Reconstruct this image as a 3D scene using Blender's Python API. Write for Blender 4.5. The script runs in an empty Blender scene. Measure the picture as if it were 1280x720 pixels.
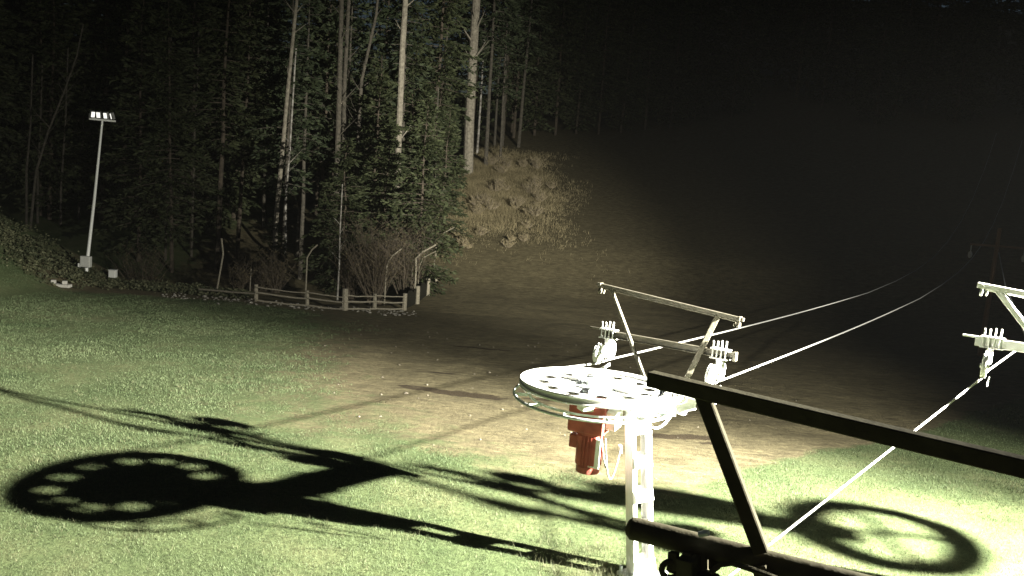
import bpy, math, random
import numpy as np
from mathutils import Vector, Matrix
random.seed(7); rng = np.random.default_rng(7)
R = math.radians
scn = bpy.context.scene
col = scn.collection

# ------------------------------------------------------------------ camera
F = 1100.0                       # focal length in photo pixels (1280 wide)
CAM = Vector((0, 0, 5.5))
CR = Matrix.Rotation(R(90 - 8.3), 3, 'X') @ Matrix.Rotation(R(4.5), 3, 'Z')
cd = bpy.data.cameras.new('camera'); cam = bpy.data.objects.new('camera', cd); col.objects.link(cam)
cam.matrix_world = Matrix.Translation(CAM) @ CR.to_4x4()
cd.sensor_width = 36; cd.lens = 36 * F / 1280; cd.clip_start = .05; cd.clip_end = 3000
scn.camera = cam

def P(px, py, d):
    """point on the photo ray px,py at forward distance d metres"""
    v = CR @ Vector(((px - 640) / F, (360 - py) / F, -1))
    return CAM + v * (d / v.y)

def sstep(a, b, x):
    t = np.clip((x - a) / (b - a), 0, 1); return t * t * (3 - 2 * t)

_ph = rng.uniform(0, 6.28, (12, 2)); _fr = [(.21, .13), (.11, .27), (.37, -.22), (-.5, .61), (.9, .4), (-.7, 1.1), (1.7, .8), (-1.3, 1.9), (2.9, -1.1), (2.1, 3.1), (-3.7, 2.3), (4.3, 3.7)]
def wob(x, y):
    s = 0
    for (a, b), (p, q) in zip(_fr, _ph):
        k = math.hypot(a, b)
        s = s + np.sin(a * x + b * y + p) * np.cos(b * x - a * y * .7 + q) / k ** .9
    return s * .25

def terrain(x, y):
    x = np.asarray(x, float); y = np.asarray(y, float)
    base = -.082 * np.clip(y - 14, 0, 30)
    w = sstep(-15, -5, x - np.clip((y - 50) * .04, -2, 4))
    u = np.clip(y - 49, 0, 70)
    hill = .215 * u * sstep(0, 12, u) + .25 * np.clip(y - 119, 0, 300)
    left = -2.2 * sstep(46, 52, y) + .14 * np.clip(y - 54, 0, 200)
    left = left + (np.clip((-21 - x) * .45, 0, 3.5) + sstep(-19, -23, x) * .15) * sstep(28, 43, y) * (1 - sstep(46, 56, y) * .6)
    r = sstep(14, 40, x) * .05 * np.clip(y - 25, 0, 40)
    return base + w * hill + (1 - w) * left + r + .03 * wob(x, y) * sstep(0, 30, y) + .012 * wob(x * 3, y * 3)
def tz(x, y): return float(terrain(x, y))

# ------------------------------------------------------------------ materials
def mat(name, c, rough=.6, metal=0., c2=None, scale=8., bump=0., detail=6, emit=None, bscale=None, spec=.5, backscatter=0):
    m = bpy.data.materials.new(name); m.use_nodes = True
    nt = m.node_tree; b = nt.nodes['Principled BSDF']
    b.inputs['Base Color'].default_value = (*c, 1); b.inputs['Roughness'].default_value = rough
    b.inputs['Metallic'].default_value = metal; b.inputs['Specular IOR Level'].default_value = spec
    if c2 or bump:
        tc = nt.nodes.new('ShaderNodeTexCoord')
        n = nt.nodes.new('ShaderNodeTexNoise'); n.inputs['Scale'].default_value = scale; n.inputs['Detail'].default_value = detail
        nt.links.new(tc.outputs['Object'], n.inputs['Vector'])
        if c2:
            r = nt.nodes.new('ShaderNodeValToRGB'); r.color_ramp.elements[0].position = .35; r.color_ramp.elements[1].position = .65
            r.color_ramp.elements[0].color = (*c, 1); r.color_ramp.elements[1].color = (*c2, 1)
            nt.links.new(n.outputs['Fac'], r.inputs['Fac']); nt.links.new(r.outputs['Color'], b.inputs['Base Color'])
        if bump:
            n2 = nt.nodes.new('ShaderNodeTexNoise'); n2.inputs['Scale'].default_value = bscale or scale * 3; n2.inputs['Detail'].default_value = 8
            nt.links.new(tc.outputs['Object'], n2.inputs['Vector'])
            bp = nt.nodes.new('ShaderNodeBump'); bp.inputs['Strength'].default_value = bump; bp.inputs['Distance'].default_value = .05
            nt.links.new(n2.outputs['Fac'], bp.inputs['Height']); nt.links.new(bp.outputs['Normal'], b.inputs['Normal'])
    if emit:
        b.inputs['Emission Color'].default_value = (*emit[0], 1); b.inputs['Emission Strength'].default_value = emit[1]
    return m

def leafmat(name, c, c2, trans=.35, scale=.9):
    m = bpy.data.materials.new(name); m.use_nodes = True; nt = m.node_tree
    b = nt.nodes['Principled BSDF']; b.inputs['Roughness'].default_value = .65; b.inputs['Specular IOR Level'].default_value = .2
    g = nt.nodes.new('ShaderNodeNewGeometry'); tc = nt.nodes.new('ShaderNodeTexCoord')
    n = nt.nodes.new('ShaderNodeTexNoise'); n.inputs['Scale'].default_value = scale; n.inputs['Detail'].default_value = 4
    nt.links.new(tc.outputs['Object'], n.inputs['Vector'])
    a = nt.nodes.new('ShaderNodeMath'); a.operation = 'MULTIPLY_ADD'; a.inputs[1].default_value = .55; a.inputs[2].default_value = -.27
    nt.links.new(g.outputs['Random Per Island'], a.inputs[0])
    ad = nt.nodes.new('ShaderNodeMath'); nt.links.new(a.outputs[0], ad.inputs[0]); nt.links.new(n.outputs['Fac'], ad.inputs[1])
    r = nt.nodes.new('ShaderNodeValToRGB'); r.color_ramp.elements[0].position = .28; r.color_ramp.elements[1].position = .75
    r.color_ramp.elements[0].color = (*c, 1); r.color_ramp.elements[1].color = (*c2, 1)
    nt.links.new(ad.outputs[0], r.inputs['Fac']); nt.links.new(r.outputs['Color'], b.inputs['Base Color'])
    t = nt.nodes.new('ShaderNodeBsdfTranslucent'); nt.links.new(r.outputs['Color'], t.inputs['Color'])
    mx = nt.nodes.new('ShaderNodeMixShader'); mx.inputs[0].default_value = trans
    nt.links.new(b.outputs[0], mx.inputs[1]); nt.links.new(t.outputs[0], mx.inputs[2])
    nt.links.new(mx.outputs[0], nt.nodes['Material Output'].inputs['Surface'])
    return m

M = dict(
    galv=mat('galvanised_steel', (.50, .56, .56), .45, .35, (.68, .69, .68), 14, .15),
    trestle=mat('shaded_galvanised_steel', (.10, .09, .065), .5, .1, (.15, .135, .10), 14, .15),  # galvanised steel darkened: shade of the unlit faces put into the colour
    white=mat('white_paint_steel', (.74, .74, .70), .45, 0, (.80, .80, .77), 9, .1),
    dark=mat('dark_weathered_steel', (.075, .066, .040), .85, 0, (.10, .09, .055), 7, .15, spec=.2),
    rope=mat('wire_rope', (.45, .44, .42), .45, .5, (.6, .59, .56), 60),
    red=mat('red_paint', (.40, .085, .06), .55, 0, (.24, .045, .032), 5, .25),
    rubber=mat('black_rubber', (.03, .03, .03), .7),
    cable=mat('grey_cable', (.35, .35, .33), .6),
    dimsteel=mat('dimmed_steel', (.16, .09, .05), .8, .1, (.24, .15, .09), 25, .4),  # darkened steel: the far tower's dimness is put into the colour
    wood=mat('weathered_wood', (.17, .15, .11), .85, 0, (.27, .24, .18), 14, .5),
    birch=mat('birch_bark', (.40, .38, .34), .8, 0, (.10, .085, .07), 3, .3),
    bark=mat('pine_bark', (.04, .032, .022), .9, 0, (.085, .066, .046), 5, .8),
    greybark=mat('grey_bark', (.045, .04, .03), .9, 0, (.095, .082, .062), 6, .6),
    palebark=mat('pale_bark', (.16, .14, .11), .9, 0, (.30, .27, .21), 5, .6),
    concrete=mat('concrete', (.36, .34, .30), .9, 0, (.45, .43, .39), 12, .4),
    box=mat('grey_enclosure', (.42, .42, .38), .6, 0, (.5, .5, .46), 6),
    whitebox=mat('white_plastic', (.75, .75, .70), .5),
    net=mat('black_netting', (.010, .010, .008), .95, 0, (.03, .028, .02), 30, .5, spec=.05),
    twig=mat('twig_bark', (.055, .044, .030), .85, 0, (.11, .085, .058), 5),
    greytwig=mat('pale_twig_bark', (.24, .20, .14), .85, 0, (.34, .28, .20), 5),
    stone=mat('pale_stone', (.13, .12, .10), .9, 0, (.26, .24, .20), 7, .6),
    soilstone=mat('muddy_stone', (.12, .10, .075), .9, 0, (.20, .175, .13), 7, .6),
    spruce=leafmat('spruce_needles', (.026, .034, .015), (.085, .098, .046)),
    pine=leafmat('pine_needles', (.028, .040, .020), (.085, .105, .055)),
    deadleaf=leafmat('dry_leaves', (.07, .055, .03), (.17, .14, .075)),
    weed=leafmat('weed_leaves', (.05, .06, .03), (.16, .16, .09)),
    grass=leafmat('grass_blades', (.050, .076, .031), (.135, .165, .084), .3, .35),
    drygrass=leafmat('dry_grass_blades', (.19, .16, .09), (.42, .355, .21), .3, .5),
    reflector=mat('lamp_glass', (.8, .8, .75), .3, emit=((1, .98, .9), .09)),
    housing=mat('lamp_housing', (.16, .16, .15), .6),
)

# ------------------------------------------------------------------ mesh helpers
class MB:
    def __init__(s): s.v = []; s.f = []
    def box(s, c, size, ux=(1, 0, 0), uz=(0, 0, 1), bev=0.):
        c = Vector(c); ux = Vector(ux).normalized(); uz = Vector(uz); uy = uz.cross(ux).normalized(); uz = ux.cross(uy)
        a, b, h = [q / 2 for q in size]; n = len(s.v)
        if bev:
            # chamfered box: 24 vertices
            e = min(bev, a * .45, b * .45, h * .45); pts = []
            for sx in (-1, 1):
                for sy in (-1, 1):
                    for sz in (-1, 1):
                        pts.append((sx * a, sy * (b - e), sz * (h - e))); pts.append((sx * (a - e), sy * b, sz * (h - e))); pts.append((sx * (a - e), sy * (b - e), sz * h))
            s.v += [c + ux * p[0] + uy * p[1] + uz * p[2] for p in pts]
            I = lambda sx, sy, sz, k: n + ((sx * 2 + sy) * 2 + sz) * 3 + k
            for q in (0, 1):
                s.f.append([I(q, 0, 0, 0), I(q, 1, 0, 0), I(q, 1, 1, 0), I(q, 0, 1, 0)])
                s.f.append([I(0, q, 0, 1), I(1, q, 0, 1), I(1, q, 1, 1), I(0, q, 1, 1)])
                s.f.append([I(0, 0, q, 2), I(1, 0, q, 2), I(1, 1, q, 2), I(0, 1, q, 2)])
                for w in (0, 1):
                    s.f.append([I(q, w, 0, 0), I(q, w, 1, 0), I(q, w, 1, 1), I(q, w, 0, 1)])
                    s.f.append([I(q, 0, w, 0), I(q, 1, w, 0), I(q, 1, w, 2), I(q, 0, w, 2)])
                    s.f.append([I(0, q, w, 1), I(1, q, w, 1), I(1, q, w, 2), I(0, q, w, 2)])
                    for z in (0, 1): s.f.append([I(q, w, z, 0), I(q, w, z, 1), I(q, w, z, 2)])
            return s
        for sx in (-a, a):
            for sy in (-b, b):
                for sz in (-h, h): s.v.append(c + ux * sx + uy * sy + uz * sz)
        for q in ((0, 1, 3, 2), (4, 6, 7, 5), (0, 4, 5, 1), (2, 3, 7, 6), (0, 2, 6, 4), (1, 5, 7, 3)): s.f.append([n + i for i in q])
        return s
    def bar(s, a, b, w, h, up=(0, 0, 1), bev=.006):
        a = Vector(a); b = Vector(b); d = b - a; u = d.normalized(); up = Vector(up)
        if abs(u.dot(up)) > .99: up = Vector((0, 1, 0))
        z = (up - u * up.dot(u)).normalized()
        return s.box((a + b) / 2, (d.length, w, h), u, z, bev)
    def tube(s, pts, r, n=8, cap=True, r2=None):
        pts = [Vector(p) for p in pts]; m = len(pts); base = len(s.v)
        rr = r if isinstance(r, (list, tuple)) else ([r] * m if r2 is None else [r + (r2 - r) * i / (m - 1) for i in range(m)])
        ref = None
        for i, p in enumerate(pts):
            t = (pts[min(i + 1, m - 1)] - pts[max(i - 1, 0)]).normalized()
            if ref is None: ref = t.orthogonal().normalized()
            ref = (ref - t * ref.dot(t)); ref = ref.normalized() if ref.length > 1e-6 else t.orthogonal().normalized()
            q = t.cross(ref)
            for k in range(n):
                a = 2 * math.pi * k / n; s.v.append(p + (ref * math.cos(a) + q * math.sin(a)) * rr[i])
        for i in range(m - 1):
            for k in range(n):
                s.f.append([base + i * n + k, base + i * n + (k + 1) % n, base + (i + 1) * n + (k + 1) % n, base + (i + 1) * n + k])
        if cap:
            s.f.append([base + k for k in range(n)][::-1]); s.f.append([base + (m - 1) * n + k for k in range(n)])
        return s
    def cyl(s, c, axis, r, h, n=24, r2=None):
        c = Vector(c); ax = Vector(axis).normalized()
        return s.tube([c - ax * h / 2, c + ax * h / 2], [r, r if r2 is None else r2], n)
    def ring(s, c, axis, R_, r, n=48, m=8, a0=0, a1=2 * math.pi):
        c = Vector(c); ax = Vector(axis).normalized(); u = Vector((1, 0, 0)) if abs(ax.x) < .9 else Vector((0, 1, 0))
        u = (u - ax * u.dot(ax)).normalized(); v = ax.cross(u)
        full = abs(a1 - a0 - 2 * math.pi) < 1e-6
        pts = [c + (u * math.cos(a0 + (a1 - a0) * i / n) + v * math.sin(a0 + (a1 - a0) * i / n)) * R_ for i in range(n + 1)]
        return s.tube(pts, r, m, cap=not full)
    def lathe(s, c, axis, prof, n=48):
        c = Vector(c); ax = Vector(axis).normalized(); u = ax.orthogonal().normalized(); v = ax.cross(u); base = len(s.v); m = len(prof)
        for i in range(n):
            a = 2 * math.pi * i / n; d = u * math.cos(a) + v * math.sin(a)
            for r, z in prof: s.v.append(c + d * r + ax * z)
        for i in range(n):
            j = (i + 1) % n
            for k in range(m - 1): s.f.append([base + i * m + k, base + j * m + k, base + j * m + k + 1, base + i * m + k + 1])
        return s
    def build(s, name, material, parent=None, smooth=False, loc=None):
        me = bpy.data.meshes.new(name); me.from_pydata([tuple(p) for p in s.v], [], s.f); me.update()
        me.materials.append(material)
        import bmesh
        bm = bmesh.new(); bm.from_mesh(me); bmesh.ops.recalc_face_normals(bm, faces=bm.faces); bm.to_mesh(me); bm.free()
        if smooth:
            me.polygons.foreach_set('use_smooth', [True] * len(me.polygons))
            me.set_sharp_from_angle(angle=R(35))
        o = bpy.data.objects.new(name, me); col.objects.link(o)
        if parent is not None:
            o.parent = parent
            lw = wloc(parent)
            me.transform(Matrix.Translation(-lw))
        return o

def wloc(o):
    l = o.location.copy()
    return l + wloc(o.parent) if o.parent else l

def tag(o, label=None, cat=None, group=None, kind=None):
    if label: o['label'] = label
    if cat: o['category'] = cat
    if group: o['group'] = group
    if kind: o['kind'] = kind
    return o
def thing(name, loc, label, cat, group=None):
    o = bpy.data.objects.new(name, None); o.empty_display_size = .2; col.objects.link(o); o.location = loc
    return tag(o, label, cat, group)
def tree_copy(o, loc, rz, sc, label=None, group=None):
    r = o.copy(); col.objects.link(r); r.location = loc; r.rotation_euler = (random.uniform(-.03, .03), random.uniform(-.03, .03), rz); r.scale = (sc[0], sc[0], sc[1])
    if label: r['label'] = label
    if group: r['group'] = group
    for ch in list(o.children):
        c = ch.copy(); col.objects.link(c); c.parent = r
    return r

def raw_mesh(name, V, Fc, material, k=3):
    me = bpy.data.meshes.new(name); nf = len(Fc)
    me.vertices.add(len(V)); me.vertices.foreach_set('co', np.asarray(V, np.float32).ravel())
    me.loops.add(nf * k); me.loops.foreach_set('vertex_index', np.asarray(Fc, np.int32).ravel())
    me.polygons.add(nf); me.polygons.foreach_set('loop_start', np.arange(0, nf * k, k, dtype=np.int32))
    me.update(calc_edges=True); me.materials.append(material)
    return me

# ------------------------------------------------------------------ ground
def dirt_mask(x, y):
    n = wob(x * 1.3 + 5, y * 1.3) * .8
    m = sstep(-10, .5, x + n * 1.3 + np.clip(y - 20, -4, 30) * .14)                       # bare slope, grass to its left
    m = m * sstep(-3.6 + 3 * sstep(0, 5, x), 3.6 - 3 * sstep(0, 5, x), (y - 15.2 - .95 * np.clip(x - 3.3, 0, 30)) + n * .6)
    strip = sstep(-3.2, 1.0, (y - 41.0) + n) * sstep(-27, -19, x + n)     # leaf litter by the fence
    return np.clip(np.maximum(m, strip), 0, 1)

def axis_vals(segs):
    out = []
    for a, b, st in segs: out += list(np.arange(a, b, st))
    out.append(segs[-1][1]); return np.array(out)
gx = axis_vals([(-600, -120, 40), (-120, -40, 4), (-40, -14, .8), (-14, 14, .18), (14, 40, .8), (40, 120, 4), (120, 600, 40)])
gy = axis_vals([(-200, -20, 20), (-20, 6, 2), (6, 30, .18), (30, 60, .4), (60, 130, 1.5), (130, 300, 8), (300, 900, 40)])
X, Y = np.meshgrid(gx, gy); Z = terrain(X, Y)
Dm = dirt_mask(X, Y)
Z = Z + Dm * .022 * wob(X * 6, Y * 9) * sstep(8, 14, Y)
nx, ny = len(gx), len(gy)
idx = np.arange(nx * ny).reshape(ny, nx)
Fq = np.stack([idx[:-1, :-1], idx[:-1, 1:], idx[1:, 1:], idx[1:, :-1]], -1).reshape(-1, 4)
gm = bpy.data.materials.new('meadow_and_bare_soil'); gm.use_nodes = True
nt = gm.node_tree; bs = nt.nodes['Principled BSDF']; bs.inputs['Roughness'].default_value = .95; bs.inputs['Specular IOR Level'].default_value = .15
def node(t, **k):
    n = nt.nodes.new(t)
    for a, b in k.items(): setattr(n, a, b)
    return n
tc = node('ShaderNodeTexCoord')
def noise(scale, det=8, rough=.6, sc=(1, 1, 1)):
    mp = node('ShaderNodeMapping'); mp.inputs['Scale'].default_value = sc; nt.links.new(tc.outputs['Object'], mp.inputs['Vector'])
    n = node('ShaderNodeTexNoise'); n.inputs['Scale'].default_value = scale; n.inputs['Detail'].default_value = det; n.inputs['Roughness'].default_value = rough
    nt.links.new(mp.outputs[0], n.inputs['Vector']); return n
def ramp(src, stops):
    r = node('ShaderNodeValToRGB'); cr = r.color_ramp
    while len(cr.elements) < len(stops): cr.elements.new(.5)
    for e, (p, c) in zip(cr.elements, stops): e.position = p; e.color = (*c, 1)
    nt.links.new(src, r.inputs['Fac']); return r
def mixc(f, a, b):
    m = node('ShaderNodeMix', data_type='RGBA'); nt.links.new(f, m.inputs[0]); nt.links.new(a, m.inputs[6]); nt.links.new(b, m.inputs[7]); return m.outputs[2]
at = node('ShaderNodeAttribute', attribute_name='dirt')
nb = noise(1.6, 10, .7); ng = noise(.5, 9, .65); nf = noise(14, 8, .7); nd = noise(2.2, 10, .7, (1, 2.2, 1))
gcol = ramp(ng.outputs['Fac'], [(.3, (.042, .062, .025)), (.5, (.074, .094, .042)), (.7, (.115, .122, .062))])
gfin = ramp(nf.outputs['Fac'], [(.3, (.55, .55, .5)), (.7, (1.25, 1.25, 1.2))])
mu = node('ShaderNodeMix', data_type='RGBA', blend_type='MULTIPLY'); mu.inputs[0].default_value = 1
nt.links.new(gcol.outputs[0], mu.inputs[6]); nt.links.new(gfin.outputs[0], mu.inputs[7])
dcol = ramp(nd.outputs['Fac'], [(.28, (.050, .041, .024)), (.45, (.095, .080, .047)), (.62, (.145, .123, .072)), (.75, (.19, .165, .095))])
mu2 = node('ShaderNodeMix', data_type='RGBA', blend_type='MULTIPLY'); mu2.inputs[0].default_value = .8
nt.links.new(dcol.outputs[0], mu2.inputs[6]); nt.links.new(gfin.outputs[0], mu2.inputs[7])
# mask = dirt attribute roughened by noise
ma = node('ShaderNodeMath', operation='MULTIPLY_ADD'); nt.links.new(nb.outputs['Fac'], ma.inputs[0]); ma.inputs[1].default_value = 1.3; ma.inputs[2].default_value = -.65
mb_ = node('ShaderNodeMath', operation='ADD'); nt.links.new(ma.outputs[0], mb_.inputs[0]); nt.links.new(at.outputs['Fac'], mb_.inputs[1])
mk = ramp(mb_.outputs[0], [(.3, (0, 0, 0)), (.7, (1, 1, 1))])
base_c = mixc(mk.outputs[0], mu.outputs[2], mu2.outputs[2])
# wet mud streaks
wt = node('ShaderNodeAttribute', attribute_name='wet')
wm = node('ShaderNodeMath', operation='ADD'); nt.links.new(ma.outputs[0], wm.inputs[0]); nt.links.new(wt.outputs['Fac'], wm.inputs[1])
wk = ramp(wm.outputs[0], [(.45, (0, 0, 0)), (.6, (1, 1, 1))])
mud = node('ShaderNodeRGB'); mud.outputs[0].default_value = (.034, .025, .014, 1)
fin = mixc(wk.outputs[0], base_c, mud.outputs[0])
# the dry golden grass on the steep part
dg = node('ShaderNodeAttribute', attribute_name='straw')
dgm = node('ShaderNodeMath', operation='ADD'); nt.links.new(ma.outputs[0], dgm.inputs[0]); nt.links.new(dg.outputs['Fac'], dgm.inputs[1])
dk = ramp(dgm.outputs[0], [(.35, (0, 0, 0)), (.7, (1, 1, 1))])
straw = ramp(nd.outputs['Fac'], [(.3, (.15, .125, .07)), (.7, (.36, .30, .18))])
fin = mixc(dk.outputs[0], fin, straw.outputs[0])
nt.links.new(fin, bs.inputs['Base Color'])
bp = node('ShaderNodeBump'); bp.inputs['Strength'].default_value = .8; bp.inputs['Distance'].default_value = .06
nh = noise(9, 12, .75); nt.links.new(nh.outputs['Fac'], bp.inputs['Height']); nt.links.new(bp.outputs[0], bs.inputs['Normal'])
me = raw_mesh('ground', np.stack([X, Y, Z], -1).reshape(-1, 3), Fq, gm, 4)
me.polygons.foreach_set('use_smooth', [True] * len(me.polygons))
def attr(name, arr):
    a = me.attributes.new(name, 'FLOAT', 'POINT'); a.data.foreach_set('value', np.asarray(arr, np.float32).ravel())
attr('dirt', Dm)
wet = np.zeros_like(X)
def ground_hit(px, py):
    v = CR @ Vector(((px - 640) / F, (360 - py) / F, -1)); t = 4.0
    while t < 400:
        p = CAM + v * t
        if p.z < tz(p.x, p.y): break
        t += .05 if t < 60 else .3
    return p
for (px, py, L, Wd, an) in [(565, 491, 1.9, .42, -8), (520, 484, .7, .25, 0), (600, 436, 1.4, .35, 0), (545, 466, .8, .2, 5), (850, 546, 1.1, .35, 5), (690, 500, 1.0, .2, 10), (905, 555, .8, .2, 0), (720, 448, 1.2, .3, 0)]:
    c = ground_hit(px, py); a = R(an); dx, dy = X - c.x, Y - c.y
    u = dx * math.cos(a) + dy * math.sin(a); v = -dx * math.sin(a) + dy * math.cos(a)
    wet = np.maximum(wet, .80 * np.exp(-((u / L) ** 4 + (v / Wd) ** 2)))
attr('wet', wet)
sn = wob(X * .8, Y * .8)
def straw_mask(x, y): return sstep(56, 72, y + 2 * wob(x, y)) * (1 - sstep(84, 92, y)) * sstep(-8, -5.2, x - (y - 58) * .06) * (1 - sstep(-3, 6, x + 2 * wob(x * .8, y * .8)))
attr('straw', straw_mask(X, Y) * .8)
go = bpy.data.objects.new('ground', me); col.objects.link(go); tag(go, kind='structure')

# ------------------------------------------------------------------ grass
def blades(name, material, pts, hmin, hmax, wbase, label, cat, per=4, spread=.05):
    wmax = 3 if per == 4 and spread < .1 else 4.5
    n = len(pts) * per; base = np.repeat(pts, per, 0) + np.concatenate([rng.normal(0, spread, (n, 2)), np.zeros((n, 1))], 1)
    base[:, 2] = terrain(base[:, 0], base[:, 1]) - .01
    a = rng.uniform(0, 2 * math.pi, n); d = np.linalg.norm(base[:, :2], axis=1)
    h = rng.uniform(hmin, hmax, n) * (1 + .25 * wob(base[:, 0] * 3.1, base[:, 1] * 2.7)).clip(.5, 1.6); w = wbase * (d / 14).clip(.8, wmax)
    t = np.stack([np.cos(a), np.sin(a), np.zeros(n)], 1); lean = rng.uniform(0, 2 * math.pi, n); la = rng.uniform(.1, .8, n) * h
    L = np.stack([np.cos(lean) * la, np.sin(lean) * la, h], 1)
    V = np.stack([base - t * w[:, None] / 2, base + t * w[:, None] / 2, base + L], 1).reshape(-1, 3)
    m = raw_mesh(name, V, np.arange(n * 3).reshape(-1, 3), material)
    o = bpy.data.objects.new(name, m); col.objects.link(o); tag(o, label, cat, kind='stuff'); return o
def scatter(n, x0, x1, y0, y1, keep):
    y = y0 + (y1 - y0) * rng.random(n) ** 1.5; half = .62 * y + 3
    x = rng.uniform(-1, 1, n) * half
    x = x.clip(x0, x1); k = rng.random(n) < keep(x, y); return np.stack([x[k], y[k], x[k] * 0], 1)
gp = scatter(230000, -30, 20, 9.5, 43, lambda x, y: (1 - sstep(.25, .7, dirt_mask(x, y) + .12 * wob(x * 2, y * 2))) * (.8 + .2 * wob(x * 2.3, y * 1.9)).clip(.4, 1))
blades('meadow_grass', M['grass'], gp, .018, .055, .009, 'short green grass covering the meadow around the lift pylon', 'grass')
tp_ = scatter(5000, -30, 20, 9.5, 34, lambda x, y: (1 - sstep(.3, .9, dirt_mask(x, y))) * (wob(x * 1.1 + 3, y * 1.1) * 1.4).clip(.04, 1))
blades('grass_tufts', M['weed'], tp_, .035, .10, .008, 'longer grass tufts and small weeds dotted over the meadow', 'grass', 7, .04)
tp_ = np.stack([rng.uniform(.6, 2.6, 160), rng.uniform(10.2, 12.3, 160), np.zeros(160)], 1)
blades('long_grass', M['weed'], tp_, .06, .16, .008, 'longer pale grass round the foot of the lift pylon', 'grass', 14, .06)
sp = np.stack([rng.uniform(-9, 9, 90000), rng.uniform(50, 94, 90000), np.zeros(90000)], 1)
sp = sp[rng.random(len(sp)) < straw_mask(sp[:, 0], sp[:, 1])]
blades('dry_hill_grass', M['drygrass'], sp, .06, .30, .006, 'tall dry golden grass on the steep hillside right of the spruces', 'grass', 4, .2)

# ------------------------------------------------------------------ trees
def branch_path(p, d, L, droop, n=5):
    pts = [p.copy()]; d = d.normalized()
    for i in range(n):
        d = (d + Vector((random.uniform(-.12, .12), random.uniform(-.12, .12), droop))).normalized(); p = p + d * L / n; pts.append(p)
    return pts
def leaf_mesh(name, centers, dirs, l0, l1, w0, w1, material, droop=.15):
    c = np.array(centers); d = np.array(dirs); n = len(c)
    d = d + rng.normal(0, .35, (n, 3)); d[:, 2] -= droop; d /= np.linalg.norm(d, axis=1)[:, None]
    r = rng.normal(0, 1, (n, 3)); r[:, 2] *= .4; s = np.cross(d, r); s /= np.linalg.norm(s, axis=1)[:, None] + 1e-9
    L = rng.uniform(l0, l1, n)[:, None]; W = rng.uniform(w0, w1, n)[:, None]
    V = np.stack([c, c + d * L * .5 + s * W, c + d * L, c + d * L * .45 - s * W], 1).reshape(-1, 3)
    return raw_mesh(name, V, np.arange(n * 4).reshape(-1, 4), material, 4)
def spruce(label, H, base, width, dens=1., cat='tree', mt='spruce', trunk='bark', tr=.16, gaps=.0, group=None, leaf=1., ragged=.25):
    root = thing('spruce_tree', (0, 0, -50), label, cat, group)
    t = MB(); pts = [(random.uniform(-.02, .02) * k, random.uniform(-.02, .02) * k, -50 + H * k / 8 - .3) for k in range(9)]
    t.tube(pts, tr, 8, r2=.02)
    C = []; D = []; z = base
    while z < H - .1:
        f = (z - base) / (H - base); rad = width * (1 - f) ** .75 * (.45 + .55 * min(1, f * 5 + .25)) * random.uniform(1 - ragged, 1 + ragged) + .15
        for b in range(random.randint(4, 6)):
            if random.random() < gaps: continue
            a = random.uniform(0, 6.283); L = rad * random.uniform(.7, 1.1)
            d = Vector((math.cos(a), math.sin(a), .25 - .35 * (1 - f)))
            bp_ = branch_path(Vector((0, 0, z - 50)), d, L, -.05 + .04 * f, 5)
            t.tube(bp_, .018 + .01 * L, 4, r2=.005)
            n = int(L * 15 * dens) + 3
            for i in range(n):
                u = random.random() ** .7 * 4.99; k = int(u); q = bp_[k].lerp(bp_[k + 1], u - k)
                side = Vector((-d.y, d.x, 0)) * random.uniform(-.28, .28) * L * (1.15 - u / 5)
                C.append(q + side * 1.0 + Vector((0, 0, random.uniform(-.12, .05)))); D.append((d * .8 + side.normalized() * .5 if side.length > 0 else d))
        z += random.uniform(.16, .36) * (1 + .02 * H) / max(dens, .5) ** .3
    t.build('trunk', M[trunk], root)
    lm = leaf_mesh('crown', [tuple(v - Vector((0, 0, -50))) for v in C], [tuple(v) for v in D], .22 * leaf, .48 * leaf, .03 * leaf, .075 * leaf, M[mt])
    o = bpy.data.objects.new('crown', lm); col.objects.link(o); o.parent = root
    return root
def place(proto, x, y, h=1., w=None, label=None, group=None, used=set(), lean=None, name=None, sink=0):
    w = w or h
    if proto.name not in used:
        used.add(proto.name); o = proto; o.location = (x, y, tz(x, y) - sink); o.rotation_euler = (0, 0, random.uniform(0, 6.28)); o.scale = (w, w, h)
        if label: o['label'] = label
        if group: o['group'] = group
    else: o = tree_copy(proto, (x, y, tz(x, y) - sink), random.uniform(0, 6.28), (w, h), label, group)
    if lean: o.rotation_euler = (lean[0], lean[1], o.rotation_euler[2] * 0)
    return o
def gx_(px, y):
    x = (px - 640) / F * y
    for _ in range(4):
        v = CR.transposed() @ (Vector((x, y, tz(x, y))) - CAM); x += (px - (640 + F * v.x / -v.z)) / F * y
    return x
WOODS = 'dark conifers deep in the woods behind the floodlight pole'
LW = 'dark conifer standing deep in the unlit woods behind the floodlight pole'
RW = 'dark conifer among the unlit woods above the bare ski slope'
sA = spruce('x', 22, 3, 3.6, .8, gaps=.1, leaf=1.3); sB = spruce('x', 20, 1, 3.2, .8, leaf=1.3, gaps=.1); sC = spruce('x', 24, 8, 3.0, .8, gaps=.2, leaf=1.3, tr=.2)
pA = spruce('x', 24, 9, 2.6, .9, mt='pine', gaps=.35, tr=.17, trunk='greybark', leaf=1.2, ragged=.45)
pB = spruce('x', 23, 6.5, 2.4, .9, mt='pine', gaps=.4, tr=.13, trunk='greybark', leaf=1.1, ragged=.5)
for p in (sA, sB, sC): p.name = 'spruce_tree'
for p in (pA, pB): p.name = 'pine_tree'
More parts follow.
